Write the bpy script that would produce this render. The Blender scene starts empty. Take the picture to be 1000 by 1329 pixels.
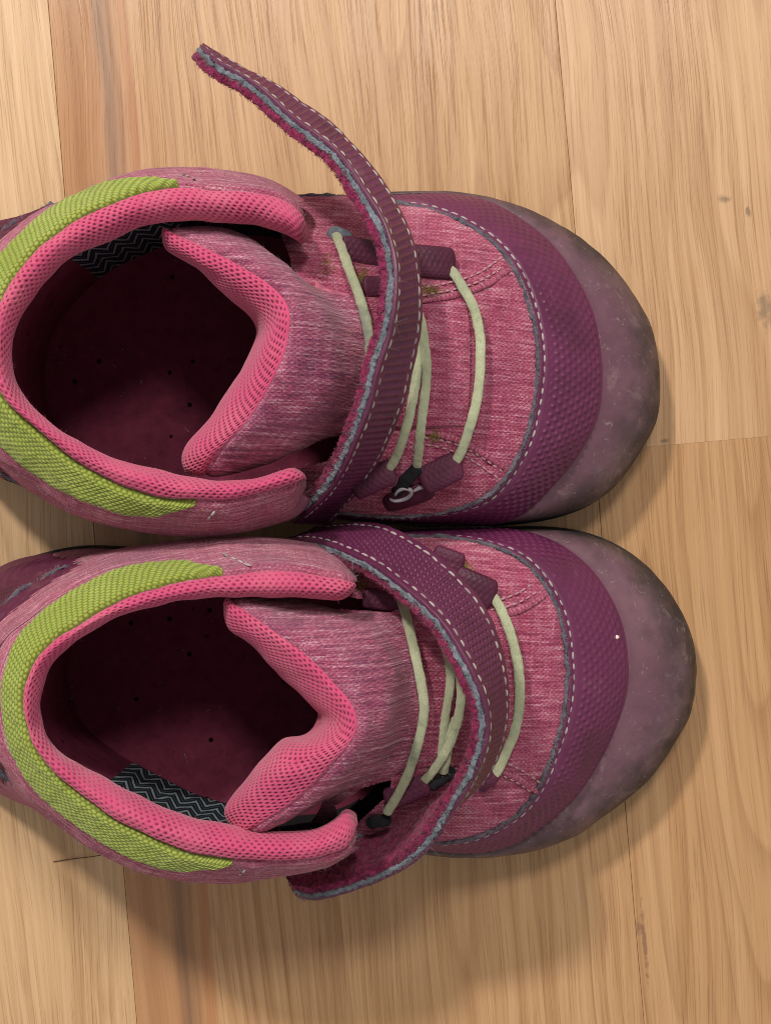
import bpy, math, random
import numpy as np
from mathutils import Matrix, Vector

rng = np.random.default_rng(7)
random.seed(7)
S = 0.001                       # everything is authored in millimetres
H = 400.0                       # camera height above the floor
FPX = 2000.0                    # focal length in photograph pixels
scene = bpy.context.scene
col = scene.collection

# ---------------------------------------------------------------- camera, world, lamps
cam = bpy.data.cameras.new('camera')
cam.sensor_fit = 'HORIZONTAL'; cam.sensor_width = 36.0; cam.lens = 36.0 * FPX / 1000.0
cam.clip_start = 0.01; cam.clip_end = 50
camo = bpy.data.objects.new('camera', cam); col.objects.link(camo)
camo.location = (0, 0, H * S)
scene.camera = camo

world = bpy.data.worlds.new('World'); scene.world = world; world.use_nodes = True
bg = world.node_tree.nodes['Background']
bg.inputs[0].default_value = (1.0, 0.95, 0.90, 1); bg.inputs[1].default_value = 0.45

def lamp(name, loc, target, size, power, colr):
    l = bpy.data.lights.new(name, 'AREA'); l.shape = 'DISK'; l.size = size; l.energy = power; l.color = colr
    o = bpy.data.objects.new(name, l); col.objects.link(o); o.location = loc
    d = Vector(target) - Vector(loc); o.rotation_euler = d.to_track_quat('-Z', 'Y').to_euler()
    return o
lamp('ceiling_lamp', (-0.40, 0.74, 1.06), (0, 0, 0), 0.11, 12.0, (1.0, 0.93, 0.85))
lamp('ceiling_lamp', (0.08, 0.62, 1.20), (0, 0, 0), 0.20, 6.6, (1.0, 0.95, 0.88))

vs = scene.view_settings
vs.view_transform = 'Standard'; vs.look = 'None'; vs.exposure = 0.0; vs.gamma = 1.0; vs.use_curve_mapping = False
scene.cycles.filter_width = 1.0

# ---------------------------------------------------------------- numeric helpers
def pw(px, py, z):
    """point seen at photograph pixel (px,py) and standing z mm above the floor"""
    k = (H - z) / FPX
    return np.array([(px - 500.0) * k, -(py - 664.5) * k, z])

def topx(P):
    P = np.asarray(P, float)
    k = (H - P[..., 2]) / FPX
    return P[..., 0] / k + 500.0, 664.5 - P[..., 1] / k

def cub(t, Y, q):
    """natural cubic spline through Y (m,...) at knots t, read at q"""
    t = np.asarray(t, float); Y = np.asarray(Y, float); q = np.asarray(q, float)
    m = len(t); sh = Y.shape[1:]; Y = Y.reshape(m, -1)
    h = np.diff(t); A = np.eye(m); B = np.zeros_like(Y)
    for i in range(1, m - 1):
        A[i, i - 1] = h[i - 1]; A[i, i] = 2 * (h[i - 1] + h[i]); A[i, i + 1] = h[i]
        B[i] = 6 * ((Y[i + 1] - Y[i]) / h[i] - (Y[i] - Y[i - 1]) / h[i - 1])
    M = np.linalg.solve(A, B)
    i = np.clip(np.searchsorted(t, q, side='right') - 1, 0, m - 2)
    a = (t[i + 1] - q) / h[i]; b = (q - t[i]) / h[i]
    a = a[:, None]; b = b[:, None]; hi = h[i][:, None]
    R = a * Y[i] + b * Y[i + 1] + ((a ** 3 - a) * M[i] + (b ** 3 - b) * M[i + 1]) * hi ** 2 / 6
    return R.reshape((len(q),) + sh)

def chord(P):
    d = np.linalg.norm(np.diff(P, axis=0), axis=1)
    return np.concatenate([[0], np.cumsum(np.maximum(d, 1e-6))])

def resample(P, n):
    P = np.asarray(P, float)
    t = chord(P)
    D = cub(t, P, np.linspace(0, t[-1], max(400, n)))
    s = chord(D); q = np.linspace(0, s[-1], n)
    return np.stack([np.interp(q, s, D[:, k]) for k in range(P.shape[1])], 1)

def curve(pts, z=None):
    """pixel curve -> world mm control points; z scalar, list (interpolated over the points) or function"""
    out = []
    n = len(pts)
    for i, p in enumerate(pts):
        if z is None: zz = p[2]
        elif callable(z): zz = z(p[0], p[1])
        elif isinstance(z, (list, tuple)): zz = float(np.interp(i / (n - 1), np.linspace(0, 1, len(z)), z))
        else: zz = z
        out.append(pw(p[0], p[1], zz))
    return np.array(out)

def loft(curves, nu, segs, knot=None):
    C = np.stack([resample(c, nu) for c in curves], 0)
    if knot is None:
        d = np.linalg.norm(np.diff(C, axis=0), axis=2).mean(1)
        t = np.concatenate([[0], np.cumsum(np.maximum(d, .05))])
    else: t = np.array(knot, float)
    q = [np.linspace(t[i], t[i + 1], segs[i], endpoint=False) for i in range(len(segs))]
    q = np.concatenate(q + [[t[-1]]])
    return cub(t, C, q)

def gnormals(G, closed=False):
    if closed:
        du = np.roll(G, -1, 1) - np.roll(G, 1, 1)
    else: du = np.gradient(G, axis=1)
    dv = np.gradient(G, axis=0)
    n = np.cross(du, dv); l = np.linalg.norm(n, axis=2, keepdims=True)
    return n / np.maximum(l, 1e-9)

def guv(G):
    """arc-length coordinates in mm"""
    du = np.linalg.norm(np.diff(G, axis=1), axis=2).mean(0); u = np.concatenate([[0], np.cumsum(du)])
    dv = np.linalg.norm(np.diff(G, axis=0), axis=2).mean(1); v = np.concatenate([[0], np.cumsum(dv)])
    return np.meshgrid(u, v)

_h = np.random.default_rng(3).random((32, 32, 32))
def noise(P, f):
    """smooth value noise -1..1"""
    p = np.asarray(P) * f + 1000.0
    i = np.floor(p).astype(int); w = p - i; w = w * w * (3 - 2 * w); i &= 31; j = (i + 1) & 31
    x, y, z = w[..., 0], w[..., 1], w[..., 2]
    def g(a, b, c): return _h[a, b, c]
    A = g(i[..., 0], i[..., 1], i[..., 2]) * (1 - x) + g(j[..., 0], i[..., 1], i[..., 2]) * x
    B = g(i[..., 0], j[..., 1], i[..., 2]) * (1 - x) + g(j[..., 0], j[..., 1], i[..., 2]) * x
    C_ = g(i[..., 0], i[..., 1], j[..., 2]) * (1 - x) + g(j[..., 0], i[..., 1], j[..., 2]) * x
    D = g(i[..., 0], j[..., 1], j[..., 2]) * (1 - x) + g(j[..., 0], j[..., 1], j[..., 2]) * x
    return ((A * (1 - y) + B * y) * (1 - z) + (C_ * (1 - y) + D * y) * z) * 2 - 1

def hexdots(u, v, a, r, su, sv):
    """0..1 round dots on a staggered lattice: pitch a along u, rows r apart, gaussian half sizes su, sv"""
    best = np.zeros_like(u)
    row0 = np.floor(v / r)
    for k in (-1, 0, 1, 2):
        row = row0 + k
        off = np.where(np.mod(row, 2) > .5, a / 2, 0)
        cu = np.round((u - off) / a) * a + off
        cv = row * r
        best = np.maximum(best, np.exp(-((u - cu) / su) ** 2 - ((v - cv) / sv) ** 2))
    return best

def offset2d(P, d):
    """push a curve sideways in the plan (left of travel for d > 0)"""
    t = np.gradient(P[:, :2], axis=0); t /= np.maximum(np.linalg.norm(t, axis=1, keepdims=True), 1e-9)
    Q = P.copy(); Q[:, 0] += -t[:, 1] * d; Q[:, 1] += t[:, 0] * d
    return Q

# ---------------------------------------------------------------- mesh helpers
def link(name, me, mat, parent):
    o = bpy.data.objects.new(name, me); col.objects.link(o)
    if mat is not None: me.materials.append(mat)
    adopt(o, parent)
    return o

def adopt(o, parent):
    if parent is not None:
        o.parent = parent
        o.matrix_parent_inverse = wm(parent).inverted()

def wm(o):
    m = o.matrix_basis.copy()
    if o.parent: m = wm(o.parent) @ o.matrix_parent_inverse @ m
    return m

def raw_mesh(name, V, F4, uv=None, relief=None, smooth=True):
    V = np.asarray(V, float) * S; F4 = np.asarray(F4, np.int32)
    k = F4.shape[1]
    me = bpy.data.meshes.new(name)
    me.vertices.add(len(V)); me.vertices.foreach_set('co', V.astype(np.float32).ravel())
    me.loops.add(F4.size); me.loops.foreach_set('vertex_index', F4.ravel())
    me.polygons.add(len(F4)); me.polygons.foreach_set('loop_start', np.arange(0, F4.size, k, dtype=np.int32))
    me.polygons.foreach_set('use_smooth', np.full(len(F4), smooth))
    if uv is not None:
        l = me.uv_layers.new(name='UVMap'); l.data.foreach_set('uv', np.asarray(uv, np.float32)[F4.ravel()].ravel())
    if relief is not None:
        a = me.attributes.new('relief', 'FLOAT', 'POINT'); a.data.foreach_set('value', np.asarray(relief, np.float32).ravel())
    me.update(calc_edges=True); me.validate()
    return me

def gfaces(nv, nu, closed=False):
    i = np.arange(nv - 1)[:, None] * nu; j = np.arange(nu if closed else nu - 1)[None, :]
    j2 = (j + 1) % nu
    return np.stack([i + j, i + j2, i + nu + j2, i + nu + j], -1).reshape(-1, 4)

def grid(name, G, mat, parent, uv=None, relief=None, closed=False):
    nv, nu = G.shape[:2]
    if uv is None: uv = guv(G)
    U = np.stack([uv[0], uv[1]], -1).reshape(-1, 2)
    me = raw_mesh(name, G.reshape(-1, 3), gfaces(nv, nu, closed), U, None if relief is None else relief.ravel())
    return link(name, me, mat, parent)

def tube(name, P, rad, mat, parent, nseg=10, flat=1.0, up=(0, 0, 1), n=None, jitter=0.0, caps=True):
    """tube along P (control points); rad scalar or list; flat squeezes it along up"""
    P = np.asarray(P, float)
    L = chord(P)[-1]
    n = n or max(6, int(L / .7))
    C = resample(P, n)
    R = np.interp(np.linspace(0, 1, n), np.linspace(0, 1, len(rad)), rad) if isinstance(rad, (list, tuple)) else np.full(n, rad)
    if caps:
        s = np.minimum(np.linspace(0, L, n), np.linspace(L, 0, n)); r0 = R
        R = R * np.sqrt(np.clip(1 - (1 - np.clip(s / np.maximum(r0, 1e-3), 0, 1)) ** 2, 0.0004, 1))
    T = np.gradient(C, axis=0); T /= np.linalg.norm(T, axis=1, keepdims=True)
    up = np.array(up, float)[None]
    sd = np.cross(T, up); sd /= np.maximum(np.linalg.norm(sd, axis=1, keepdims=True), 1e-6)
    nn = np.cross(sd, T)
    a = np.linspace(0, 2 * math.pi, nseg, endpoint=False)
    G = C[:, None] + R[:, None, None] * (np.cos(a)[None, :, None] * sd[:, None] + flat * np.sin(a)[None, :, None] * nn[:, None])
    if jitter: G = G + jitter * np.stack([noise(G + k * 17.3, .9) for k in range(3)], -1)
    uv = np.meshgrid(a / (2 * math.pi) * 2 * math.pi * R.mean(), np.linspace(0, L, n))
    return grid(name, G, mat, parent, uv=uv, closed=True)

def hairs(name, roots, dirs, length, radius, mat, parent, curl=.5, nseg=4):
    N = len(roots)
    if N == 0: return None
    dirs = dirs / np.maximum(np.linalg.norm(dirs, axis=1, keepdims=True), 1e-6)
    L = length if np.ndim(length) else np.full(N, length)
    L = L * (0.55 + .8 * rng.random(N))
    bend = rng.normal(size=(N, 3)); bend -= dirs * (bend * dirs).sum(1, keepdims=True)
    s = np.linspace(0, 1, nseg)[None, :, None]
    C = roots[:, None] + L[:, None, None] * (dirs[:, None] * s + curl * bend[:, None] * s ** 2)
    sd = np.cross(dirs, bend); sd /= np.maximum(np.linalg.norm(sd, axis=1, keepdims=True), 1e-6)
    nn = np.cross(sd, dirs)
    a = np.arange(3) * 2 * math.pi / 3
    taper = np.linspace(1, .45, nseg)[None, :, None, None]
    ring = np.cos(a)[None, None, :, None] * sd[:, None, None] + np.sin(a)[None, None, :, None] * nn[:, None, None]
    V = (C[:, :, None] + radius * taper * ring).reshape(-1, 3)
    base = (np.arange(N) * nseg * 3)[:, None, None]
    i = np.arange(nseg - 1)[None, :, None] * 3; j = np.arange(3)[None, None, :]; j2 = (j + 1) % 3
    F = np.stack([base + i + j, base + i + j2, base + i + 3 + j2, base + i + 3 + j], -1).reshape(-1, 4)
    me = raw_mesh(name, V, F)
    o = link(name, me, mat, parent); o['kind'] = 'stuff'
    return o

# ---------------------------------------------------------------- materials
class NT:
    def __init__(s, name, rough=.8, sheen=0.0, spec=.3):
        s.m = bpy.data.materials.new(name); s.m.use_nodes = True
        s.t = s.m.node_tree; s.b = s.t.nodes['Principled BSDF']
        s.b.inputs['Roughness'].default_value = rough
        s.b.inputs['Specular IOR Level'].default_value = spec
        if sheen:
            s.b.inputs['Sheen Weight'].default_value = sheen; s.b.inputs['Sheen Roughness'].default_value = .5
    def n(s, typ, **kw):
        x = s.t.nodes.new(typ)
        for k, v in kw.items():
            if k.startswith('i_'): s.put(x.inputs[k[2:].replace('_', ' ')], v)
            else: setattr(x, k, v)
        return x
    def put(s, sock, v):
        if isinstance(v, bpy.types.NodeSocket): s.t.links.new(v, sock)
        elif isinstance(v, (tuple, list)) and len(v) == 3 and sock.type == 'RGBA': sock.default_value = (*v, 1)
        else: sock.default_value = v
    def uv(s): return s.n('ShaderNodeTexCoord').outputs['UV']
    def obj(s): return s.n('ShaderNodeTexCoord').outputs['Object']
    def attr(s, a='relief'): return s.n('ShaderNodeAttribute', attribute_name=a).outputs['Fac']
    def scl(s, vec, sc, rot=(0, 0, 0), loc=(0, 0, 0)):
        x = s.n('ShaderNodeMapping'); s.put(x.inputs['Vector'], vec)
        x.inputs['Scale'].default_value = sc; x.inputs['Rotation'].default_value = rot; x.inputs['Location'].default_value = loc
        return x.outputs[0]
    def noise(s, vec, scale, detail=3, rough=.55, dist=0.0):
        x = s.n('ShaderNodeTexNoise'); s.put(x.inputs['Vector'], vec)
        x.inputs['Scale'].default_value = scale; x.inputs['Detail'].default_value = detail
        x.inputs['Roughness'].default_value = rough; x.inputs['Distortion'].default_value = dist
        return x.outputs['Fac']
    def ramp(s, f, stops, interp='LINEAR'):
        x = s.n('ShaderNodeValToRGB'); s.put(x.inputs[0], f); x.color_ramp.interpolation = interp
        e = x.color_ramp.elements
        while len(e) > 1: e.remove(e[len(e) - 1])
        for k, (p, c) in enumerate(stops):
            el = e[0] if k == 0 else e.new(p)
            if k == 0: el.position = p
            el.color = (*c, 1) if not np.isscalar(c) else (c, c, c, 1)
        return x.outputs[0]
    def mix(s, f, a, b, mode='MIX'):
        x = s.n('ShaderNodeMix', data_type='RGBA', blend_type=mode)
        s.put(x.inputs[0], f); s.put(x.inputs[6], a); s.put(x.inputs[7], b)
        return x.outputs[2]
    def math(s, op, a, b=0.0, clamp=False):
        x = s.n('ShaderNodeMath', operation=op, use_clamp=clamp); s.put(x.inputs[0], a); s.put(x.inputs[1], b)
        return x.outputs[0]
    def sep(s, vec):
        x = s.n('ShaderNodeSeparateXYZ'); s.put(x.inputs[0], vec); return x.outputs
    def bump(s, h, strength=.5, dist=.0003, prev=None):
        x = s.n('ShaderNodeBump'); s.put(x.inputs['Height'], h)
        x.inputs['Strength'].default_value = strength; x.inputs['Distance'].default_value = dist
        if prev is not None: s.put(x.inputs['Normal'], prev)
        return x.outputs[0]
    def done(s, color=None, normal=None, rough=None):
        if color is not None: s.put(s.b.inputs['Base Color'], color)
        if normal is not None: s.put(s.b.inputs['Normal'], normal)
        if rough is not None: s.put(s.b.inputs['Roughness'], rough)
        return s.m

def knit(name, strand, worn, backing):
    m = NT(name, .9, .25, .15); uv = m.uv(); o = m.obj()
    big = m.ramp(m.noise(o, 70, 5, .65), [(.45, 0), (.72, 1)])
    fine = m.noise(m.scl(uv, (3.2, 3.2, 1)), 1.0, 2)
    c = m.mix(big, strand, worn)
    c = m.mix(m.math('MULTIPLY', fine, .5), c, tuple(min(1, x * 1.25 + .02) for x in strand))
    c = m.mix(m.ramp(m.attr(), [(.12, 0), (.62, .92)]), c, backing)
    return m.done(c, m.bump(fine, .7, .0003))

def heather(name, pink, deep, pale, dirt, dirt_lo=.5, dirt_hi=.8, rot=0.0, xw=.6):
    m = NT(name, .92, .2, .12); uv = m.scl(m.uv(), (1, 1, 1), (0, 0, rot)); o = m.obj()
    a = m.noise(m.scl(uv, (.11, 1.35, 1)), 1.0, 5, .8)
    b = m.noise(m.scl(uv, (1.35, .11, 1), loc=(7, 3, 0)), 1.0, 5, .8)
    ca = m.ramp(a, [(.36, tuple(x * .8 for x in deep)), (.44, deep), (.49, pink), (.53, pink), (.59, pale), (.68, tuple(min(1, x * 1.12) for x in pale))])
    cb = m.ramp(b, [(.36, tuple(x * .8 for x in deep)), (.44, deep), (.49, pink), (.53, pink), (.59, pale), (.68, tuple(min(1, x * 1.12) for x in pale))])
    thread = m.noise(m.scl(uv, (2.4, 2.7, 1), loc=(3, 9, 0)), 1.0, 2)
    c = m.mix(m.ramp(thread, [(.48, 0), (.56, xw)]), ca, cb)
    d = m.ramp(m.noise(o, 38, 3, .6), [(dirt_lo, 0), (dirt_hi, 1)])
    c = m.mix(m.math('MULTIPLY', d, .5), c, dirt)
    sx = m.sep(uv)
    w1 = m.math('SINE', m.math('MULTIPLY', sx[0], 2 * math.pi / 1.15)); w2 = m.math('SINE', m.math('MULTIPLY', sx[1], 2 * math.pi / 1.05))
    wv = m.math('MULTIPLY', w1, w2)
    fn = m.noise(m.scl(uv, (4, 4, 1)), 1.0, 2)
    c = m.mix(m.ramp(m.math('ADD', m.math('MULTIPLY', wv, .25), fn), [(.3, .6), (.57, 0)]), c, deep)
    hgt = m.math('ADD', m.math('MULTIPLY', wv, .22), m.math('ADD', fn, m.math('MULTIPLY', a, 1.0)))
    return m.done(c, m.bump(hgt, 1.0, .0005))

def leathery(name, base, dark, pale, rough=.5, spec=.4):
    m = NT(name, rough, 0, spec); o = m.obj()
    n1 = m.noise(o, 60, 5, .6); n2 = m.noise(o, 900, 3)
    c = m.ramp(n1, [(.3, dark), (.5, base), (.62, base), (.78, pale)])
    sc = m.ramp(m.noise(m.scl(o, (1, 1, 1)), 240, 4, .7), [(.62, 0), (.75, .5)])
    c = m.mix(sc, c, pale)
    return m.done(c, m.bump(n2, .25, .0002), m.ramp(n1, [(.3, rough - .1), (.7, rough + .18)]))

def bumper_mat():
    m = NT('toe_rubber', .55, 0, .35); o = m.obj()
    base = m.ramp(m.noise(o, 30, 4, .6), [(.36, (.125, .070, .090)), (.5, (.165, .095, .118)), (.64, (.21, .130, .148))])
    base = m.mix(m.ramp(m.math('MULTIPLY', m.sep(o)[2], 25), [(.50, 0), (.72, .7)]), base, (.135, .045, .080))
    d = m.ramp(m.noise(o, 48, 6, .68, .2), [(.45, 0), (.58, 1)])
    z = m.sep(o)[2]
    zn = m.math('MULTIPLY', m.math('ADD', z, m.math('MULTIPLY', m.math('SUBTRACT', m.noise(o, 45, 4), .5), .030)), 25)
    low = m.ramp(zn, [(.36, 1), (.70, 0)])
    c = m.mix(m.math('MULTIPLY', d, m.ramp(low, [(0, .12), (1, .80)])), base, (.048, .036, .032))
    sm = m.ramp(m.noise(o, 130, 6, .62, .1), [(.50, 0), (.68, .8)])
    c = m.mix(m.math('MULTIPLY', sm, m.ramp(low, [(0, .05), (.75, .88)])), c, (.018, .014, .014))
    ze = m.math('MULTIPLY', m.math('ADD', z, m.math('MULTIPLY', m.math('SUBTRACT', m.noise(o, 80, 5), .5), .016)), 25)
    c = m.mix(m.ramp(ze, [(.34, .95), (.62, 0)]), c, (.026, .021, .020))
    scr = m.ramp(m.noise(m.scl(o, (1, 1, 1), (0, 0, .6)), 420, 3, .8, 1.5), [(.62, 0), (.67, .7)])
    c = m.mix(m.math('MULTIPLY', scr, .7), c, (.30, .24, .23))
    rub = m.ramp(m.noise(o, 85, 6, .75, .6), [(.57, 0), (.70, .6)])
    c = m.mix(rub, c, (.25, .185, .18))
    return m.done(c, m.bump(m.noise(o, 700, 4), .18, .0002), m.ramp(d, [(0, .42), (1, .65)]))

def plain(name, colr, rough=.9, var=.35, scale=300, sheen=.0, spec=.2, alt=None):
    m = NT(name, rough, sheen, spec); o = m.obj()
    n1 = m.noise(o, scale, 4, .65)
    alt = alt or tuple(x * (1 - var) for x in colr)
    return m.done(m.ramp(n1, [(.32, alt), (.62, colr)]), m.bump(m.noise(o, scale * 4, 2), .5, .0003))

def lace_mat():
    m = NT('elastic_lace', .75, .1, .2); o = m.obj(); uv = m.uv()
    c = m.ramp(m.noise(o, 70, 4, .6), [(.33, (.20, .22, .18)), (.42, (.36, .39, .26)), (.54, (.44, .47, .31)), (.68, (.52, .55, .39))])
    st = m.noise(m.scl(uv, (3.2, .9, 1)), 1.0, 3, .7)
    c = m.mix(m.ramp(st, [(.45, 0), (.7, .45)]), c, (.26, .29, .15))
    return m.done(c, m.bump(st, .8, .0004))

def lining_mat():
    m = NT('zigzag_lining', .9, 0, .1); uv = m.uv(); s = m.sep(uv)
    tri = m.math('ABSOLUTE', m.math('SUBTRACT', m.math('FRACT', m.math('DIVIDE', s[0], 5.2)), .5))
    ph = m.math('FRACT', m.math('DIVIDE', m.math('ADD', s[1], m.math('MULTIPLY', tri, 21.0)), 9.0))
    st = m.ramp(ph, [(.0, 1), (.26, 1), (.34, 0), (.60, 0), (.67, .35), (.74, 0)])
    n = m.noise(m.scl(uv, (3, 3, 1)), 1, 3)
    c = m.mix(m.math('MULTIPLY', st, m.ramp(n, [(.3, .35), (.6, .95)])), (.010, .015, .022), (.27, .33, .36))
    return m.done(c, m.bump(m.math('ADD', n, st), .6, .0003))

def insole_mat():
    m = NT('insole_felt', .95, 0, .02); o = m.obj()
    c = m.ramp(m.noise(o, 260, 5, .7), [(.3, (.100, .018, .036)), (.7, (.165, .031, .060))])
    v = m.n('ShaderNodeTexVoronoi'); m.put(v.inputs['Vector'], o); v.inputs['Scale'].default_value = 210
    dots = m.ramp(v.outputs['Distance'], [(.10, 1), (.16, 0)])
    keep = m.ramp(m.sep(v.outputs['Color'])[0], [(.60, 0), (.64, 1)])
    c = m.mix(m.math('MULTIPLY', dots, keep), c, (.004, .001, .002))
    return m.done(c, m.bump(m.noise(o, 1200, 2), .6, .0003))

def wood(name, seed, tones, streaks=(), marks=(), figure=.5):
    """tones dark, mid, light; streaks (u mm, width mm, strength); marks (u, v, ru, rv mm)"""
    m = NT(name, .42, 0, .35)
    o = m.scl(m.obj(), (1000, 1000, 1000))               # mm
    o2 = m.n('ShaderNodeVectorMath', operation='ADD'); m.put(o2.inputs[0], o); o2.inputs[1].default_value = (seed * 173.1, seed * 911.7, seed * 37)
    p = o2.outputs[0]
    warp = m.noise(m.scl(p, (.02, .006, 1)), 1.0, 2)
    wv = m.n('ShaderNodeCombineXYZ'); m.put(wv.inputs[0], m.math('MULTIPLY', m.math('SUBTRACT', warp, .5), 14.0))
    q = m.n('ShaderNodeVectorMath', operation='ADD'); m.put(q.inputs[0], p); m.put(q.inputs[1], wv.outputs[0]); q = q.outputs[0]
    band = m.noise(m.scl(q, (.085, .004, .1)), 1.0, 3, .55)
    fib = m.noise(m.scl(q, (.85, .0055, .1)), 1.0, 7, .78)
    c = m.ramp(m.math('ADD', m.math('MULTIPLY', band, .40), m.math('MULTIPLY', fib, .60)), [(.34, tones[0]), (.5, tones[1]), (.64, tones[2])])
    # growth rings seen as long lines
    ring = m.math('FRACT', m.math('MULTIPLY', m.noise(m.scl(q, (.030, .0022, .1)), 1.0, 1.5, .4), 16.0))
    ring = m.ramp(ring, [(.0, 0), (.62, .12), (.93, .75), (1, 0)])
    c = m.mix(m.math('MULTIPLY', ring, figure), c, tuple(x * y for x, y in zip(tones[0], (.80, .72, .66))))
    # open pores: short dark dashes along the grain
    por = m.noise(m.scl(q, (2.3, .032, 1)), 1.0, 3, .6)
    dens = m.ramp(band, [(.35, 1), (.65, .35)])
    pm = m.math('MULTIPLY', m.ramp(por, [(.57, 0), (.64, .52)]), dens)
    c = m.mix(pm, c, tuple(x * y for x, y in zip(tones[0], (.60, .50, .44))))
    por2 = m.noise(m.scl(q, (1.1, .018, 1), loc=(31, 5, 0)), 1.0, 3, .6)
    pm2 = m.ramp(por2, [(.59, 0), (.68, .42)])
    c = m.mix(pm2, c, tuple(x * y for x, y in zip(tones[0], (.74, .64, .56))))
    sx = m.sep(o)
    wob = m.math('MULTIPLY', m.math('SUBTRACT', m.noise(m.scl(p, (.02, .016, 1)), 1.0, 2), .5), 7.0)
    ux = m.math('ADD', sx[0], wob)
    for (u0, w, st, cc, hard) in streaks:
        d = m.math('DIVIDE', m.math('ABSOLUTE', m.math('SUBTRACT', ux, u0)), w)
        k = m.math('MULTIPLY', m.ramp(d, [(hard, 1), (1, 0)]), m.ramp(fib, [(.30, st), (.75, st * .55)]))
        c = m.mix(k, c, cc)
    for (u0, v0, ru, rv, cc) in marks:
        dx = m.math('DIVIDE', m.math('SUBTRACT', sx[0], u0), ru); dy = m.math('DIVIDE', m.math('SUBTRACT', sx[1], v0), rv)
        d = m.math('SQRT', m.math('ADD', m.math('MULTIPLY', dx, dx), m.math('MULTIPLY', dy, dy)))
        d = m.math('ADD', d, m.math('MULTIPLY', m.math('SUBTRACT', m.noise(o, .55, 3), .5), 1.6))
        c = m.mix(m.ramp(d, [(.35, .6), (1.05, 0)]), c, cc)
    h = m.math('SUBTRACT', m.math('MULTIPLY', fib, .5), m.math('ADD', pm, m.math('MULTIPLY', pm2, .7)))
    return m.done(c, m.bump(h, .4, .0003), m.ramp(band, [(.35, .24), (.65, .42)]))

M = {}
M['mesh'] = knit('pink_mesh', (.52, .064, .160), (.57, .135, .215), (.20, .011, .050))
M['web'] = knit('green_webbing', (.285, .35, .058), (.37, .44, .11), (.095, .12, .016))
M['pad'] = heather('heather_padding', (.56, .135, .225), (.29, .038, .100), (.76, .42, .50), (.27, .085, .165), .46, .72)
M['tongue'] = heather('heather_tongue', (.50, .100, .195), (.21, .025, .090), (.74, .40, .50), (.23, .09, .18), .44, .70)
M['vamp'] = heather('heather_vamp', (.53, .100, .195), (.28, .024, .080), (.74, .36, .45), (.26, .06, .12), .5, .8, rot=.06)
M['overlay'] = leathery('purple_overlay', (.125, .019, .072), (.082, .012, .047), (.185, .058, .116), .38, .5)
M['strapface'] = leathery('strap_face', (.105, .018, .060), (.064, .011, .037), (.165, .050, .094), .38, .5)
M['counter'] = leathery('heel_counter', (.105, .018, .050), (.05, .010, .024), (.20, .085, .090), .5, .35)
M['bumper'] = bumper_mat()
M['felt'] = plain('grey_felt_edge', (.20, .225, .265), .95, scale=420, alt=(.085, .105, .13))
M['darkfelt'] = plain('dark_felt_edge', (.135, .125, .155), .95, scale=420, alt=(.05, .045, .06))
M['pile'] = plain('loop_pile', (.26, .022, .085), .95, scale=700, sheen=.15, alt=(.10, .008, .036))
M['thread'] = plain('white_thread', (.56, .50, .48), .85, scale=160, alt=(.28, .23, .24))
M['worn'] = plain('worn_thread', (.40, .32, .34), .9, scale=200, alt=(.22, .15, .18))
M['pinkthread'] = plain('pale_pink_thread', (.60, .36, .38), .85, scale=500, alt=(.38, .17, .22))
M['yellow'] = plain('yellow_thread', (.34, .33, .055), .9, scale=500, alt=(.16, .16, .03))
M['lace'] = lace_mat()
M['lacefuzz'] = plain('lace_fuzz', (.50, .52, .38), .9, scale=400)
M['loop'] = leathery('lace_loop_webbing', (.085, .013, .040), (.05, .008, .024), (.12, .035, .07), .55, .35)
M['black'] = plain('black_webbing', (.018, .018, .022), .9, scale=400)
M['lining'] = lining_mat()
M['insole'] = insole_mat()
M['sole'] = plain('outsole_rubber', (.022, .020, .020), .7, scale=200, alt=(.05, .045, .042))
M['midsole'] = plain('midsole_rubber', (.13, .080, .100), .6, scale=90, alt=(.06, .038, .046))
M['fibre'] = plain('pale_fibre', (.42, .33, .36), .9, scale=500)
M['pinkfibre'] = plain('pink_fibre', (.50, .14, .22), .9, scale=500)
M['dust'] = plain('dusty_fibre', (.33, .34, .36), .9, scale=500)
M['tag'] = leathery('logo_tag', (.075, .014, .036), (.045, .010, .022), (.12, .04, .06), .5, .4)
M['logo'] = plain('logo_print', (.40, .36, .40), .6, scale=300)
M['hair'] = plain('brown_hair', (.10, .055, .03), .6, scale=300)

def mat_speck():
    m = NT('white_speck', .5, 0, .4); return m.done((.80, .66, .58))
M['speck'] = mat_speck()

def empty(name, loc, label, cat, group=None):
    e = bpy.data.objects.new(name, None); col.objects.link(e); e.location = tuple(np.array(loc) * S); e.empty_display_size = .01
    e['label'] = label; e['category'] = cat
    if group: e['group'] = group
    return e

# ---------------------------------------------------------------- floor
TH = math.radians(4.97)
def loc_uv(px, py):
    p = pw(px, py, 0); c, s = math.cos(TH), math.sin(TH)
    return p[0] * c + p[1] * s, -p[0] * s + p[1] * c

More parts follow.
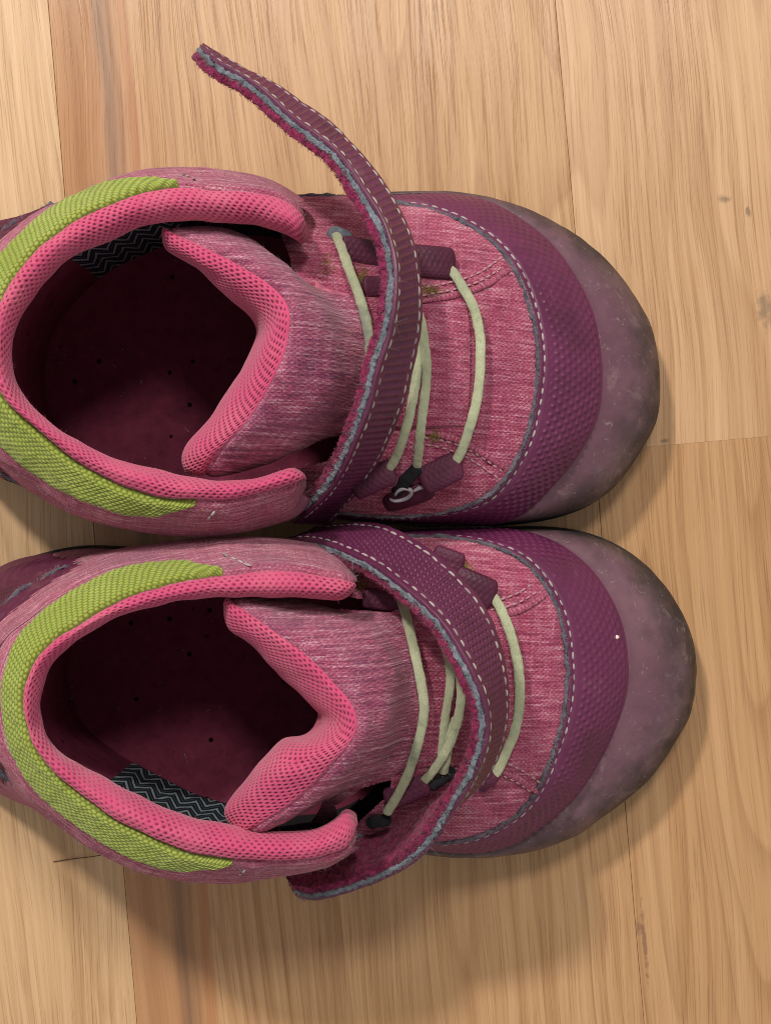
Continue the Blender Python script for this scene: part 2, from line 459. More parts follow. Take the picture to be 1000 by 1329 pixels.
def box_plank(name, u0, u1, v0, v1, mat, parent):
    """one board with eased long edges, its own frame turned by TH about the origin"""
    g = .03; b = .16; d = 12.0
    u0 += g; u1 -= g; v0 += g * .6; v1 -= g * .6
    prof = [(u0, -d), (u0, -b), (u0 + b * .3, -b * .3), (u0 + b, 0), (u1 - b, 0), (u1 - b * .3, -b * .3), (u1, -b), (u1, -d)]
    V = [(u, v, z) for v in (v0, v1) for (u, z) in prof]
    n = len(prof)
    F = [(i, i + 1, n + i + 1, n + i) for i in range(n - 1)]
    me = bpy.data.meshes.new(name)
    me.from_pydata([tuple(np.array(v) * S) for v in V], [], F + [tuple(range(n))[::-1], tuple(range(n, 2 * n))])
    me.update()
    o = bpy.data.objects.new(name, me); col.objects.link(o); me.materials.append(mat)
    o.rotation_euler = (0, 0, TH); o.parent = parent
    return o

floor_me = bpy.data.meshes.new('floor')
floor_me.from_pydata([(-1.2, -1.2, -.0125), (1.2, -1.2, -.0125), (1.2, 1.2, -.0125), (-1.2, 1.2, -.0125)], [], [(0, 1, 2, 3)])
floor = bpy.data.objects.new('floor', floor_me); col.objects.link(floor); floor['kind'] = 'structure'
floor_me.materials.append(plain('subfloor', (.06, .04, .025), .9))

uL = loc_uv(62, 0)[0]; uR = loc_uv(720, 0)[0]; W = uR - uL
tan1 = ((.33, .172, .075), (.48, .280, .136), (.57, .358, .188))
tan2 = ((.35, .190, .088), (.50, .300, .155), (.58, .372, .205))
pale = ((.40, .240, .118), (.56, .365, .195), (.65, .450, .262))
dk = (.20, .095, .045)
def mk(px, py, ru, rv, cc=(.10, .075, .055)):
    u, v = loc_uv(px, py); return (u, v, ru, rv, cc)
mB = wood('oak_board_red_edge', 1, tan1,
          streaks=[(uL + 8.5, 12.0, .85, (.40, .200, .095), .80), (uL + 13.0, 2.6, .80, (.17, .095, .060), .2), (uL + 15.6, 1.2, .6, (.20, .10, .05), .2), (uL + 5, 2.2, .5, (.30, .14, .06), .2),
                   (uL + 19.2, 1.6, .75, (.38, .155, .065), .2), (uL + 24, 2.0, .35, (.44, .24, .12), .2), (uL + 30, 1.5, .35, (.42, .22, .11), .2)], figure=.5)
mC = wood('oak_board_tan', 2, tuple(tuple(x * y for x, y in zip(t, (1.05, 1.06, 1.10))) for t in tan2), marks=[mk(938, 258, 2.2, 1.2), mk(970, 275, .8, 1.6), mk(992, 400, 2.6, 5.5, (.17, .125, .085)), mk(862, 572, 1.3, .8)], figure=.42)
mD = wood('oak_board_honey', 3, tuple(tuple(x * y for x, y in zip(t, (.92, .87, .80))) for t in tan2), marks=[mk(836, 1225, .7, 12, (.13, .06, .035)), mk(830, 1203, 1.6, 2.4, (.2, .10, .06))], figure=.5)
mA = wood('oak_board_pale', 4, pale, figure=.35)
mE = wood('oak_board_plain', 5, tan1, figure=.5)
vj = loc_uv(930, 572)[1]
LV = 620
box_plank('plank', uL - W, uL, -LV, LV, mA, floor)
box_plank('plank', uL, uR, -LV, LV, mB, floor)
box_plank('plank', uR, uR + W, vj, LV, mC, floor)
box_plank('plank', uR, uR + W, -LV, vj, mD, floor)
for k in (1, 2, 3):
    box_plank('plank', uR + W * k, uR + W * (k + 1), -LV, LV, (mE, mA, mB)[k - 1], floor)
    box_plank('plank', uL - W * (k + 1), uL - W * k, -LV, LV, (mC, mE, mD)[k - 1], floor)

# ---------------------------------------------------------------- the stitch mesh all stitches share
def stitch_mesh():
    n, k = 7, 6; V = []; F = []
    for i in range(n):
        t = i / (n - 1) * 2 - 1; r = max(.02, (1 - abs(t) ** 3.2)) ** .5
        for j in range(k):
            a = 2 * math.pi * j / k
            V.append((t * .5, .5 * r * math.cos(a), .5 * r * math.sin(a) - .25 * t * t))
    for i in range(n - 1):
        for j in range(k): F.append((i * k + j, i * k + (j + 1) % k, (i + 1) * k + (j + 1) % k, (i + 1) * k + j))
    me = bpy.data.meshes.new('stitch'); me.from_pydata(V, [], F); me.update()
    me.polygons.foreach_set('use_smooth', [True] * len(me.polygons))
    return me
ST = {}
def stitch_obj(c, t, nrm, length, wid, mat, parent):
    if mat not in ST:
        me = stitch_mesh(); me.materials.append(M[mat]); ST[mat] = me
    t = t / np.linalg.norm(t); nrm = nrm - t * (nrm @ t); nrm /= np.linalg.norm(nrm); b = np.cross(nrm, t)
    o = bpy.data.objects.new('stitch', ST[mat]); col.objects.link(o)
    m = Matrix(((t[0] * length, b[0] * wid, nrm[0] * wid * .8, c[0]), (t[1] * length, b[1] * wid, nrm[1] * wid * .8, c[1]),
                (t[2] * length, b[2] * wid, nrm[2] * wid * .8, c[2]), (0, 0, 0, 1 / S))) * S
    m[3][3] = 1.0
    adopt(o, parent)
    o.matrix_basis = m
    return o
def stitches(P, N, pitch, length, wid, mat, parent, lift=.1, skip=()):
    s = chord(P); n = int(s[-1] / pitch)
    T = np.gradient(P, axis=0)
    for k in range(n):
        q = (k + .5) * pitch
        if any(a <= k / n <= b for a, b in skip): continue
        f = lambda A: np.array([np.interp(q, s, A[:, i]) for i in range(3)])
        c, t, nn = f(P), f(T), f(N)
        nn = nn / np.linalg.norm(nn)
        t = t / np.linalg.norm(t) + np.cross(nn, t / np.linalg.norm(t)) * random.uniform(-.12, .12)
        stitch_obj(c + nn * (lift - random.uniform(0, .12)), t, nn, length * random.uniform(.78, 1.08), wid * random.uniform(.85, 1.1), mat if random.random() < .6 or mat != 'thread' else 'worn', parent)

# ---------------------------------------------------------------- a shoe
def flip_out(N, ref):
    """orient a normal field so that on average it agrees with ref"""
    return N if (N * ref).sum() >= 0 else -N

def build_shoe(D):
    tip = D['tip']; dx = tip - 697.0
    shoe = empty('shoe', pw(*D['base'], 0), D['label'], 'shoe', 'pair of pink and purple shoes')
    zs = lambda x: np.interp(x - dx, [395, 500, 600, 660, 697], [36, 34, 36, 38.5, 40])
    zc = lambda x: np.interp(x - dx, [330, 395, 500, 560, 600, 660, 697], [67, 64.5, 57, 52.5, 49.3, 43.8, 40])
    zb = lambda x, y=0: np.interp(x - dx, [395, 500, 578, 700, 778], [15, 18, 20, 25, 28])
    # ---- vamp height over the plan, in photograph pixels
    sp = np.array(D['seam'], float); spd = resample(sp, 600)
    it = int(np.argmax(spd[:, 0])); xt = spd[it, 0]
    up, lo = spd[:it + 1], spd[it:][::-1]
    ytop = lambda x: np.interp(x, up[:, 0], up[:, 1]); ybot = lambda x: np.interp(x, lo[:, 0], lo[:, 1])
    def zv(x, y):
        a, b = ytop(x), ybot(x)
        t = np.clip((2 * y - a - b) / np.maximum(b - a, 1e-3), -1, 1)
        return zs(x) + (zc(x) - zs(x)) * np.maximum(1 - np.abs(t) ** 2.3, 0) ** .85

    # ---- outsole and midsole: one closed plan outline
    sil = np.array(D['sil'], float)
    front = np.array([pw(x, y, 11) for x, y in sil])
    rear = np.array([pw(x, y, 12) for x, y in D['heel']])           # from the upper front round the heel to the lower front
    loop = np.vstack([front, rear[::-1]])
    loop = np.vstack([resample(np.vstack([loop, loop[:1]]), 361)[:-1]])
    def off(d, z):
        q = np.vstack([loop[-2:], loop, loop[:2]]); r = offset2d(q, d)[2:-2]; r[:, 2] = z; return r
    sgn = 1 if offset2d(loop, 1)[:, 0].max() > loop[:, 0].max() else -1
    def closed_body(name, rows, mat, prt):
        G = np.stack([off(sgn * d, z) for d, z in rows], 0)
        nv, nu = G.shape[:2]; F = gfaces(nv, nu, True).tolist()
        V = G.reshape(-1, 3)
        me = bpy.data.meshes.new(name)
        me.from_pydata([tuple(v * S) for v in V], [], F + [tuple(range(nu))[::-1], tuple(range((nv - 1) * nu, nv * nu))])
        me.update(); me.polygons.foreach_set('use_smooth', [True] * len(F) + [False, False])
        return link(name, me, mat, prt)
    sole = closed_body('outsole', [(-3, 0), (-1.0, .1), (.2, 1.2), (.7, 3.2), (.5, 5.0), (-2, 5.6)], M['sole'], shoe)
    closed_body('midsole', [(-2.2, 4.8), (-1.0, 5.2), (-.8, 8.5), (-1.2, 11.5), (-3.5, 12.6)], M['midsole'], shoe)

    # ---- toe bumper
    bnd_px = np.array(D['bnd'], float)
    silc = resample(front, 240); bnd = resample(curve([tuple(p) for p in bnd_px], zb), 240)
    low = resample(offset2d(front, -sgn * .6), 240); low[:, 2] = 4.0
    mid = bnd * .30 + silc * .70; mid[:, 2] = bnd[:, 2] * .30 + 11 * .70 + 4.6
    mid2 = bnd * .66 + silc * .34; mid2[:, 2] = bnd[:, 2] * .66 + 11 * .34 + 3.6
    G = loft([low, silc, mid, mid2, bnd], 420, [8, 14, 14, 14])
    N = flip_out(gnormals(G), np.array([0, 0, 1.0]))
    G = G + N * (.30 * noise(G, .09) + .12 * noise(G, .35))[..., None]
    lip = np.zeros(G.shape[:2]); lip[-5:] = np.linspace(0, .22, 5)[:, None]
    G = G + N * lip[..., None]
    G = np.concatenate([G, G[-1:] - N[-1:] * 1.2 ], 0)
    grid('toe_bumper', G, M['bumper'], shoe)

    # ---- textured purple overlay between bumper and vamp
    seam3 = resample(curve(D['seam'], lambda x, y: zs(x)), 240)
    m1 = bnd * .62 + seam3 * .38; m1[:, 2] += 1.3
    m2 = bnd * .30 + seam3 * .70; m2[:, 2] += 1.0
    G = loft([bnd, m1, m2, seam3], 1300, [34, 34, 34])
    N = flip_out(gnormals(G), np.array([0, 0, 1.0]))
    U, V = guv(G)
    # the strip narrows to the sides: use true width for v
    wid = np.concatenate([np.zeros((1, G.shape[1])), np.cumsum(np.linalg.norm(np.diff(G, axis=0), axis=2), 0)], 0)
    tot = wid[-1:]
    fade = np.clip((wid - 1.0) / .6, 0, 1) * np.clip((tot - wid - 3.4) / .7, 0, 1)
    dots = hexdots(U, wid, 2.15, 1.7, .56, .56) * fade
    sgnmap = np.clip(1.0 + noise(G, .05) * .7, .35, 1.2)
    G = G + N * (dots * .42 * sgnmap + .18 * noise(G, .12) - .32 * np.exp(-((tot - wid - 1.75) / .55) ** 2))[..., None]
    rim = np.clip((tot - wid) / .9, 0, 1); G = G + N * (.55 * np.sqrt(rim))[..., None]
    ov = grid('toe_overlay', G, M['overlay'], shoe, uv=(U, wid))
    # stitches sit 1.6 mm inside the seam edge
    nrow = int(np.argmin(np.abs((tot - wid)[:, 650] - 1.75)))
    nu = G.shape[1]; a0, a1 = int(nu * D['st'][0]), int(nu * D['st'][1])
    idx = np.array([np.argmin(np.abs((tot - wid)[:, k] - 1.75)) for k in range(nu)])
    line = G[idx, np.arange(nu)][a0:a1]; ln = N[idx, np.arange(nu)][a0:a1]
    k5 = np.ones(9) / 9
    line = np.stack([np.convolve(np.pad(line[:, i], 4, 'edge'), k5, 'valid') for i in range(3)], 1)
    stitches(line, ln, 2.55, 1.95, .62, 'thread', ov, .08)
    # raw grey edge along the seam
    ed = G[-1] + N[-1] * .0
    tube('raw_edge', np.vstack([ed[i] for i in range(int(nu * .02), int(nu * .98), 14)]) + np.array([0, 0, .30]), .50, M['darkfelt'], ov, 8, jitter=.42, n=900, flat=.7)
    roots = ed[rng.integers(int(nu * .02), int(nu * .98), 1300)] + np.array([0, 0, .5])
    hairs('edge_fluff', roots, rng.normal(size=(1300, 3)) + np.array([0, 0, .5]), .75, .05, M['dust'], ov, .6)

    # ---- vamp
    xs = D['xL'] + (xt - D['xL']) * np.sin(np.linspace(0, 1, 250) * math.pi / 2); xs[-1] = xt - .05
    tt = np.sin(np.linspace(-1, 1, 290) * math.pi / 2 * .96) / math.sin(math.pi / 2 * .96)
    X = np.repeat(xs[:, None], 290, 1) - 55 * np.abs(tt[None]) ** 2.5 * np.clip((D['xL'] + 90 - xs[:, None]) / 90, 0, 1)
    A = ytop(X); B = ybot(X)
    Y = (A + B) / 2 + (B - A) / 2 * tt[None]
    Z = zv(X, Y)
    K = (H - Z) / FPX
    G = np.stack([(X - 500) * K, -(Y - 664.5) * K, Z], -1)
    N = flip_out(gnormals(G), np.array([0, 0, 1.0]))
    wr = .40 * noise(G, .11) + .16 * noise(G, .33)
    # creases where the toe flexes
    wr = wr - .35 * np.exp(-((X - (tip - 62) - 6 * noise(G, .06)) / 7) ** 2)
    G = G + N * wr[..., None]
    nvv, nuu = G.shape[:2]; F = gfaces(nvv, nuu)
    fx = X.ravel()[F].mean(1); fy = Y.ravel()[F].mean(1); keep = np.ones(len(F), bool)
    for poly in D['gaps']:                                            # where the eyestay stands off the tongue
        inside = np.zeros(len(F), bool); n_ = len(poly)
        for a_ in range(n_):
            (xa, ya), (xb, yb) = poly[a_], poly[(a_ + 1) % n_]
            if ya == yb: continue
            inside ^= ((ya > fy) != (yb > fy)) & (fx < (xb - xa) * (fy - ya) / (yb - ya) + xa)
        keep &= ~inside
    vamp = link('vamp', raw_mesh('vamp', G.reshape(-1, 3), F[keep], np.stack([G[..., 0], G[..., 1]], -1).reshape(-1, 2)), M['vamp'], shoe)
    vtri = (X, Y, G)
    def on_vamp(px, py, lift=0.0): return pw(px, py, float(zv(px, py)) + lift)
    for w in D['welts']:
        pts = np.array([on_vamp(x, y, .15) for x, y in w['line']])
        tube('seam_welt', pts, [.5, .85, .8, .6], M['vamp'], vamp, 8, flat=.6, jitter=.12)
        for d in w['rows']:
            P = resample(np.array([on_vamp(x + d[0], y + d[1], .35) for x, y in w['line']]), 40)
            stitches(P, np.tile([0, 0, 1.0], (40, 1)), 2.0, 1.5, .52, 'pinkthread', vamp, .05)

    # ---- quarter wall round the heel
    zcol = lambda x, y=0: float(np.interp(x, [-40, 60, 250, D['xL'] + 10], D['zcol']))
    so = resample(curve(D['so'], lambda x, y: zcol(x) - 14), 260)        # outermost line of the padded collar
    q0 = resample(rear, 260)
    qm = .5 * (q0 + so); qm[:, 2] = 38
    cq = so.mean(0); sup = so + (cq - so) / np.linalg.norm((cq - so)[:, :2], axis=1, keepdims=True) * 3.2; sup[:, 2] = so[:, 2] + 6.5
    G = loft([q0, qm, so, sup], 520, [40, 36, 10])
    N = gnormals(G)
    cen = G.mean((0, 1)); N = flip_out(N, (G - cen) * np.array([1, 1, 0]))
    Gq = G + N * (.35 * noise(G, .07))[..., None]
    quarter = grid('quarter', Gq, M['pad'], shoe)
    # heel counter, a moulded shell over the lower wall
    r1 = 74; gx, gy = topx(so); h_ = int(np.argmin(gx)); c0 = int(np.argmin(np.abs(gx[:h_] - D['hc'][0])) * 2); c1 = int((h_ + np.argmin(np.abs(gx[h_:] - D['hc'][1]))) * 2)
    Gc = (G + N * np.interp(np.arange(86 + 1), [0, 50, 66, 76], [1.0, 1.0, .5, -.8])[:, None, None])[:r1, c0:c1]
    tp = np.clip(np.minimum(np.arange(c1 - c0), np.arange(c1 - c0)[::-1]) / 45, 0, 1); Gc = Gc - N[:r1, c0:c1] * ((1 - tp) ** 2 * 1.8)[None, :, None]
    u_, v_ = guv(Gc)
    ridge = .40 * np.sin((v_ + u_ * .25) * 2 * math.pi / 2.4) * np.clip((v_ - 6) / 3, 0, 1) + .4 * noise(Gc, .12)
    Gc = Gc + N[:r1, c0:c1] * ridge[..., None]
    hc = grid('heel_counter', Gc, M['counter'], quarter)
    e = Gc[-12][::8]
    tube('raw_edge', e, .5, M['darkfelt'], quarter, 8, jitter=.55, n=700, flat=.8)
    k = rng.integers(0, Gc.shape[1], 900); hairs('edge_fluff', Gc[-12][k], rng.normal(size=(900, 3)) + [0, 0, .3], .9, .05, M['dust'], quarter, .7)

    # ---- padded collar: heather outside, mesh roll inside, one rounded body
    po = resample(curve(D['po'], lambda x, y: zcol(x)), 260)
    pi_ = resample(curve(D['pi'], lambda x, y: zcol(x) - 2.5), 260)
    pad = .42 * so + .58 * po; pad[:, 2] = .32 * so[:, 2] + .68 * po[:, 2] + .6
    crest = .52 * po + .48 * pi_; crest[:, 2] += 3.8
    cen = pi_.mean(0)
    def outw(P, d):
        a = offset2d(P, 1.0); s = 1 if np.linalg.norm((a - cen)[:, :2], axis=1).sum() > np.linalg.norm((P - cen)[:, :2], axis=1).sum() else -1
        return offset2d(P, s * d)
    und = outw(pi_, 2.4); und[:, 2] -= 6.5
    low = outw(so, -1.0); low[:, 2] -= 8
    nu = 1500
    G = loft([low, so, pad, po, crest, pi_, und], nu, [10, 14, 12, 26, 26, 20])
    n_so, n_po = 10, 10 + 14 + 12
    s_ = np.linspace(0, chord(po)[-1], nu); Lr = 4.0
    e_ = np.minimum(s_, s_[::-1]); f = np.sqrt(np.clip(1 - (1 - np.clip(e_ / Lr, 0, 1)) ** 2, .003, 1))
    cc = G.mean(0, keepdims=True); cc = cc * .55 + .45 * G[n_po:n_po + 1]
    G = cc + (G - cc) * f[None, :, None]
    N = gnormals(G); ref = G - G.mean(0, keepdims=True); N = flip_out(N, ref)
    U, V = guv(G)
    wid = np.concatenate([np.zeros((1, nu)), np.cumsum(np.linalg.norm(np.diff(G, axis=0), axis=2), 0)], 0)
    ds = wid - wid[n_po:n_po + 1]
    lump = .55 * noise(G, .085) + .25 * noise(G, .25)
    groove = -.9 * np.exp(-(ds / .75) ** 2)
    base = G + N * (lump + groove)[..., None]
    vv = ds[n_po:]
    holes = hexdots(U[n_po:] + .2 * noise(G[n_po:], .5) + .9 * noise(G[n_po:] + 3, .08), vv - .8 + .14 * noise(G[n_po:] + 9, .5) + .5 * noise(G[n_po:] + 7, .07), 1.60, .98, .36, .29)
    holes = holes * np.clip((vv - .4) / .4, 0, 1) * (.75 + .35 * noise(G[n_po:] + 31, .2))
    Gm = base[n_po:] - N[n_po:] * (.50 * holes)[..., None]
    grid('collar', Gm, M['mesh'], shoe, uv=(U[n_po:], vv), relief=np.clip(holes, 0, 1))
    pd = grid('collar_padding', base[:n_po + 1], M['pad'], shoe, uv=(U[:n_po + 1], wid[:n_po + 1]))
    bx, by = topx(base[:n_po + 1])
    # ---- green webbing crescent lying on the padding
    cr = []
    for (x, y) in D['go'][1:-1]:
        d = (bx[9:] - x) ** 2 + (by[9:] - y) ** 2; k = np.unravel_index(int(np.argmin(d)), d.shape); cr.append((k[1], min(k[0] + 9, n_po - 2)))
    px_, py_ = bx[n_po], by[n_po]
    for (x, y) in (D['go'][0], D['go'][-1]): cr.append((int(np.argmin((px_ - x) ** 2 + (py_ - y) ** 2)), n_po - .6))
    cr = np.array(sorted(cr), float)
    cols = np.arange(int(cr[0, 0]), int(cr[-1, 0]) + 1)
    rr_ = np.interp(cols, cr[:, 0], cr[:, 1]); kk = 61
    rr_ = np.convolve(np.pad(rr_, kk // 2, 'edge'), np.ones(kk) / kk, 'valid')
    ts = np.linspace(0, 1, 46)[:, None]
    rows = rr_[None] + (n_po - .25 - rr_[None]) * ts
    r0 = np.clip(np.floor(rows).astype(int), 0, n_po - 1); fr = (rows - r0)[..., None]
    G = base[r0, cols[None]] * (1 - fr) + base[r0 + 1, cols[None]] * fr
    Np = N[r0, cols[None]]; 
    wmm = np.concatenate([np.zeros((1, len(cols))), np.cumsum(np.linalg.norm(np.diff(G, axis=0), axis=2), 0)], 0); tot = wmm[-1:]
    prof = np.sqrt(np.clip(np.minimum(wmm, tot - wmm) / 1.6, 0, 1))
    U = np.repeat(s_[cols][None], 46, 0)
    bumps = hexdots(U + wmm * .25 + .1 * noise(G, .6), wmm, 1.28, .70, .54, .33) * np.clip(prof * 1.3, .3, 1)
    G = G + Np * (-.15 + .7 * prof + .26 * bumps + .16 * noise(G, .9))[..., None]
    grid('heel_webbing', G, M['web'], shoe, uv=(U, wmm), relief=np.clip(.85 - bumps * 1.2, 0, 1))
    for (p, q) in D['tacks']:
        a, b = np.array(p, float), np.array(q, float)
        pts = []
        for f_ in np.linspace(0, 1, 12):
            x, y = a * (1 - f_) + b * f_
            d = (bx - x) ** 2 + (by - y) ** 2; k = np.unravel_index(int(np.argmin(d)), d.shape)
            pts.append(pw(x, y, base[:n_po + 1][k][2] + .35))
        stitches(np.array(pts), np.tile([0, 0, 1.0], (12, 1)), 2.2, 2.1, .6, 'thread', pd, .25)
    # pills and loose fibres on the padding
    fl = base[:n_po + 1].reshape(-1, 3); fn = N  # noqa
    k = rng.integers(0, len(fl), 1700)
    dirs = rng.normal(size=(1700, 3)) + np.array([0, 0, .8]); dirs[:, :2] += (fl[k] - cen)[:, :2] / 40
    hairs('pilling', fl[k], dirs, .8, .035, M['fibre'], pd, .7)
    fl = Gm.reshape(-1, 3); k = rng.integers(0, len(fl), 900)
    dirs = rng.normal(size=(900, 3)) + np.array([0, 0, .6])
    hairs('mesh_fuzz', fl[k], dirs, .7, .03, M['pinkfibre'], pd, .7)

    # ---- lining and insole
    l1 = outw(pi_, 4.6); l1[:, 2] = 45
    l2 = outw(pi_, 6.2); l2[:, 2] = 19.5
    u0_ = und.copy(); u0_[:, 2] += .8
    G = loft([u0_, l1, l2], 420, [30, 26])
    G = G + .3 * np.stack([noise(G + 5 * k, .15) for k in range(3)], -1)
    gx, gy = topx(u0_); gx = np.interp(np.linspace(0, 1, 420), np.linspace(0, 1, 260), gx); h_ = int(np.argmin(gx))
    k0 = int(np.argmin(np.abs(gx[:h_] - D['zig'][0]))); k1 = h_ + int(np.argmin(np.abs(gx[h_:] - D['zig'][1])))
    ka = int(np.argmin(np.abs(gx[:h_] - D['zig'][2]))); kb = h_ + int(np.argmin(np.abs(gx[h_:] - D['zig'][3])))
    grid('lining', G[:, ka:k0 + 1], M['lining'], shoe)
    grid('lining', G[:, k1:kb + 1], M['lining'], shoe)
    grid('front_lining', G[:, 14:ka + 1], M['black'], shoe)
    grid('front_lining', G[:, kb:-14], M['black'], shoe)
    grid('heel_lining', G[:, k0:k1 + 1], M['insole'], shoe)
    f0, f1 = l2[0].copy(), l2[-1].copy(); f0[0] = f1[0] = 38
    f0[1] = l2[0][1] - 3; f1[1] = l2[-1][1] + 3
    ext = resample(np.vstack([f0, l2[::6], l2[-1:], f1]), 240); ext = outw(ext, .8); ext[:, 2] = 20.0
    a = ext[:120]; b = ext[::-1][:120]
    w = np.linspace(0, 1, 60)[:, None, None]
    G = a[None] * (1 - w) + b[None] * w
    G[..., 2] += 5.0 * (np.abs(2 * w[..., 0] - 1) ** 3 - 1) + .5 * noise(G, .08)
    ins = grid('insole', G, M['insole'], shoe)
    fl = G.reshape(-1, 3); k = rng.integers(0, len(fl), 70)
    hairs('lint', fl[k] + [0, 0, .2], rng.normal(size=(70, 3)) * [1, 1, .3], 1.6, .06, M['fibre'], ins, .9, 6)

    # ---- tongue
    cs = []
    for pts in D['tongue']:
        P = curve([(x, y, (zv(x, y) + z) if z < 10 else z) for x, y, z in pts])
        cs.append(P)
    nu = 520; sg = [14, 12, 12, 30, 30, 30, 34, 34]
    cs = [resample(c, 200) for c in cs]
    G = loft(cs, nu, sg)
    N = flip_out(gnormals(G)[26:], np.array([0, 0, 1.0])); NN = gnormals(G)
    if (NN[26:] * np.array([0, 0, 1.0])).sum() < 0: NN = -NN
    N = NN
    n_m = sum(sg[:3])
    s_ = np.linspace(-1, 1, nu)
    edge = np.clip((np.abs(s_) - .93) / .07, 0, 1)                    # the padded sides roll under
    G[n_m:, :, 2] -= (edge ** 2 * 4.0)[None]
    G[:n_m, :, 2] -= (edge ** 2 * 2.0)[None]
    U, V = guv(G)
    wid = np.concatenate([np.zeros((1, nu)), np.cumsum(np.linalg.norm(np.diff(G, axis=0), axis=2), 0)], 0)
    ds = wid - wid[n_m:n_m + 1]
    G = G + N * (.5 * noise(G, .09) + .22 * noise(G, .28) - .6 * np.exp(-(ds / .7) ** 2))[..., None]
    for (x, y, rx, ry, dep) in D.get('dents', ()):
        gx, gy = topx(G); G = G - N * (dep * np.exp(-((gx - x) / rx) ** 2 - ((gy - y) / ry) ** 2))[..., None]
    n_b = sum(sg[:6]) + 8
    tg = grid('tongue', G[n_m:n_b + 1], M['tongue'], shoe, uv=(G[n_m:n_b + 1, :, 0] + .35 * G[n_m:n_b + 1, :, 2], G[n_m:n_b + 1, :, 1] * 1.1))
    grid('tongue_base', G[n_b:], M['vamp'], tg, uv=(G[n_b:, :, 0] + 60, G[n_b:, :, 1]))
    Um = U[:n_m + 1]; vm = -ds[:n_m + 1]
    # resample the mesh edge finer so that its knit is real relief
    fine = loft([G[i] for i in range(0, n_m + 1, 4)] if (n_m % 4 == 0) else [G[i] for i in list(range(0, n_m, 4)) + [n_m]], 1000, [12] * len(range(0, n_m, 4)))
    Nf = gnormals(fine); Nf = Nf if (Nf[-20:] * np.array([0, 0, 1.0])).sum() > 0 else -Nf
    Uf, _ = guv(fine)
    wf = np.concatenate([np.zeros((1, 1000)), np.cumsum(np.linalg.norm(np.diff(fine, axis=0), axis=2), 0)], 0); wf = wf[-1:] - wf
    holes = hexdots(Uf + .15 * noise(fine, .5), wf - .7, 1.5, .95, .35, .29) * np.clip((wf - .5) / .4, 0, 1)
    fine = fine - Nf * (.45 * holes)[..., None]
    grid('tongue_edge', fine, M['mesh'], tg, uv=(Uf, wf), relief=np.clip(holes, 0, 1))
    fl = G[n_m:].reshape(-1, 3); k = rng.integers(0, len(fl), 1500)
    hairs('pilling', fl[k] , rng.normal(size=(1500, 3)) + np.array([0, 0, .7]), .7, .032, M['fibre'], tg, .7)

    # ---- lace loops, laces, thread tufts, logo tag
    for (p, q, r, lift, fl_) in D['loops']:
        lift -= .35; fl_ *= .74; r *= .95                              # flat folded webbing
        a = on_vamp(*p, lift); b = on_vamp(*q, lift)
        P = np.array([a, a * .66 + b * .34 + [0, 0, .5], a * .33 + b * .67 + [0, 0, .6], b])
        n = 90; C = resample(P, n); L = chord(C)[-1]
        T = np.gradient(C, axis=0); T /= np.linalg.norm(T, axis=1, keepdims=True)
        sd = np.cross(T, [0, 0, 1.0]); sd /= np.linalg.norm(sd, axis=1, keepdims=True); nn = np.cross(sd, T)
        ang = np.linspace(0, 2 * math.pi, 72, endpoint=False)
        ca, sa = np.cos(ang), np.sin(ang)
        ca = np.sign(ca) * np.abs(ca) ** .75; sa = np.sign(sa) * np.abs(sa) ** .75
        s = np.linspace(0, L, n); e = np.minimum(s, L - s); R = r * np.sqrt(np.clip(1 - (1 - np.clip(e / (r * .45), 0, 1)) ** 2, .02, 1)) ** .8
        Gl = C[:, None] + R[:, None, None] * (ca[None, :, None] * sd[:, None] + fl_ * sa[None, :, None] * nn[:, None])
        U = np.repeat(s[:, None], 72, 1); V = np.repeat((ang * r)[None], n, 0)
        pit = hexdots(U, V, 1.3, 1.1, .28, .24) * np.clip((e[:, None] - .8), 0, 1)
        cenl = C[:, None]; dirn = (Gl - cenl); dirn /= np.maximum(np.linalg.norm(dirn, axis=2, keepdims=True), 1e-6)
        Gl = Gl - dirn * (.22 * pit)[..., None] + dirn * (.35 * noise(Gl, .16))[..., None]
        grid('lace_loop', Gl, M['loop'], shoe, uv=(U, V), closed=True)
    for (pts, r) in D['laces']:
        P = np.array([on_vamp(x, y, z) if z < 30 else pw(x, y, z) for x, y, z in pts])
        lc = tube('lace', P, r * .88, M['lace'], shoe, 16, flat=.42, n=160, jitter=.11)
        C_ = resample(P, 160); kk_ = rng.integers(4, 156, 160); hairs('lace_fuzz', C_[kk_] + rng.normal(size=(160, 3)) * [.5, .5, .2] * r, rng.normal(size=(160, 3)) + [0, 0, .4], .55, .03, M['lacefuzz'], lc, .7)
    for (x, y, z, rx, ry, nn) in D['tufts']:
        roots = np.array([on_vamp(x + rx * rng.normal() * .5, y + ry * rng.normal() * .5, z) for _ in range(nn)])
        o = hairs('thread_tuft', roots, rng.normal(size=(nn, 3)) * [1, 1, .5] + [0, 0, .3], 1.2, .07, M['yellow'], shoe, .9)
    for (pts, r, mt) in D['ends']:
        P = np.array([on_vamp(x, y, z) if z < 30 else pw(x, y, z) for x, y, z in pts])
        tube('lace_anchor', P, r, M[mt], shoe, 12, flat=.45, n=60, jitter=.25)
    if 'tag' in D:
        cx, cy, w_, h_, rot, lift = D['tag']
        uu, vv2 = np.meshgrid(np.linspace(-1, 1, 40), np.linspace(-1, 1, 24))
        c_, s_2 = math.cos(rot), math.sin(rot)
        rr = (np.abs(uu) ** 4 + np.abs(vv2) ** 4) ** .25; m_ = np.maximum(np.maximum(np.abs(uu), np.abs(vv2)), 1e-6); fx = m_ / np.maximum(rr, 1e-6)
        PX = cx + (uu * fx * w_) * c_ - (vv2 * fx * h_) * s_2; PY = cy + (uu * fx * w_) * s_2 + (vv2 * fx * h_) * c_
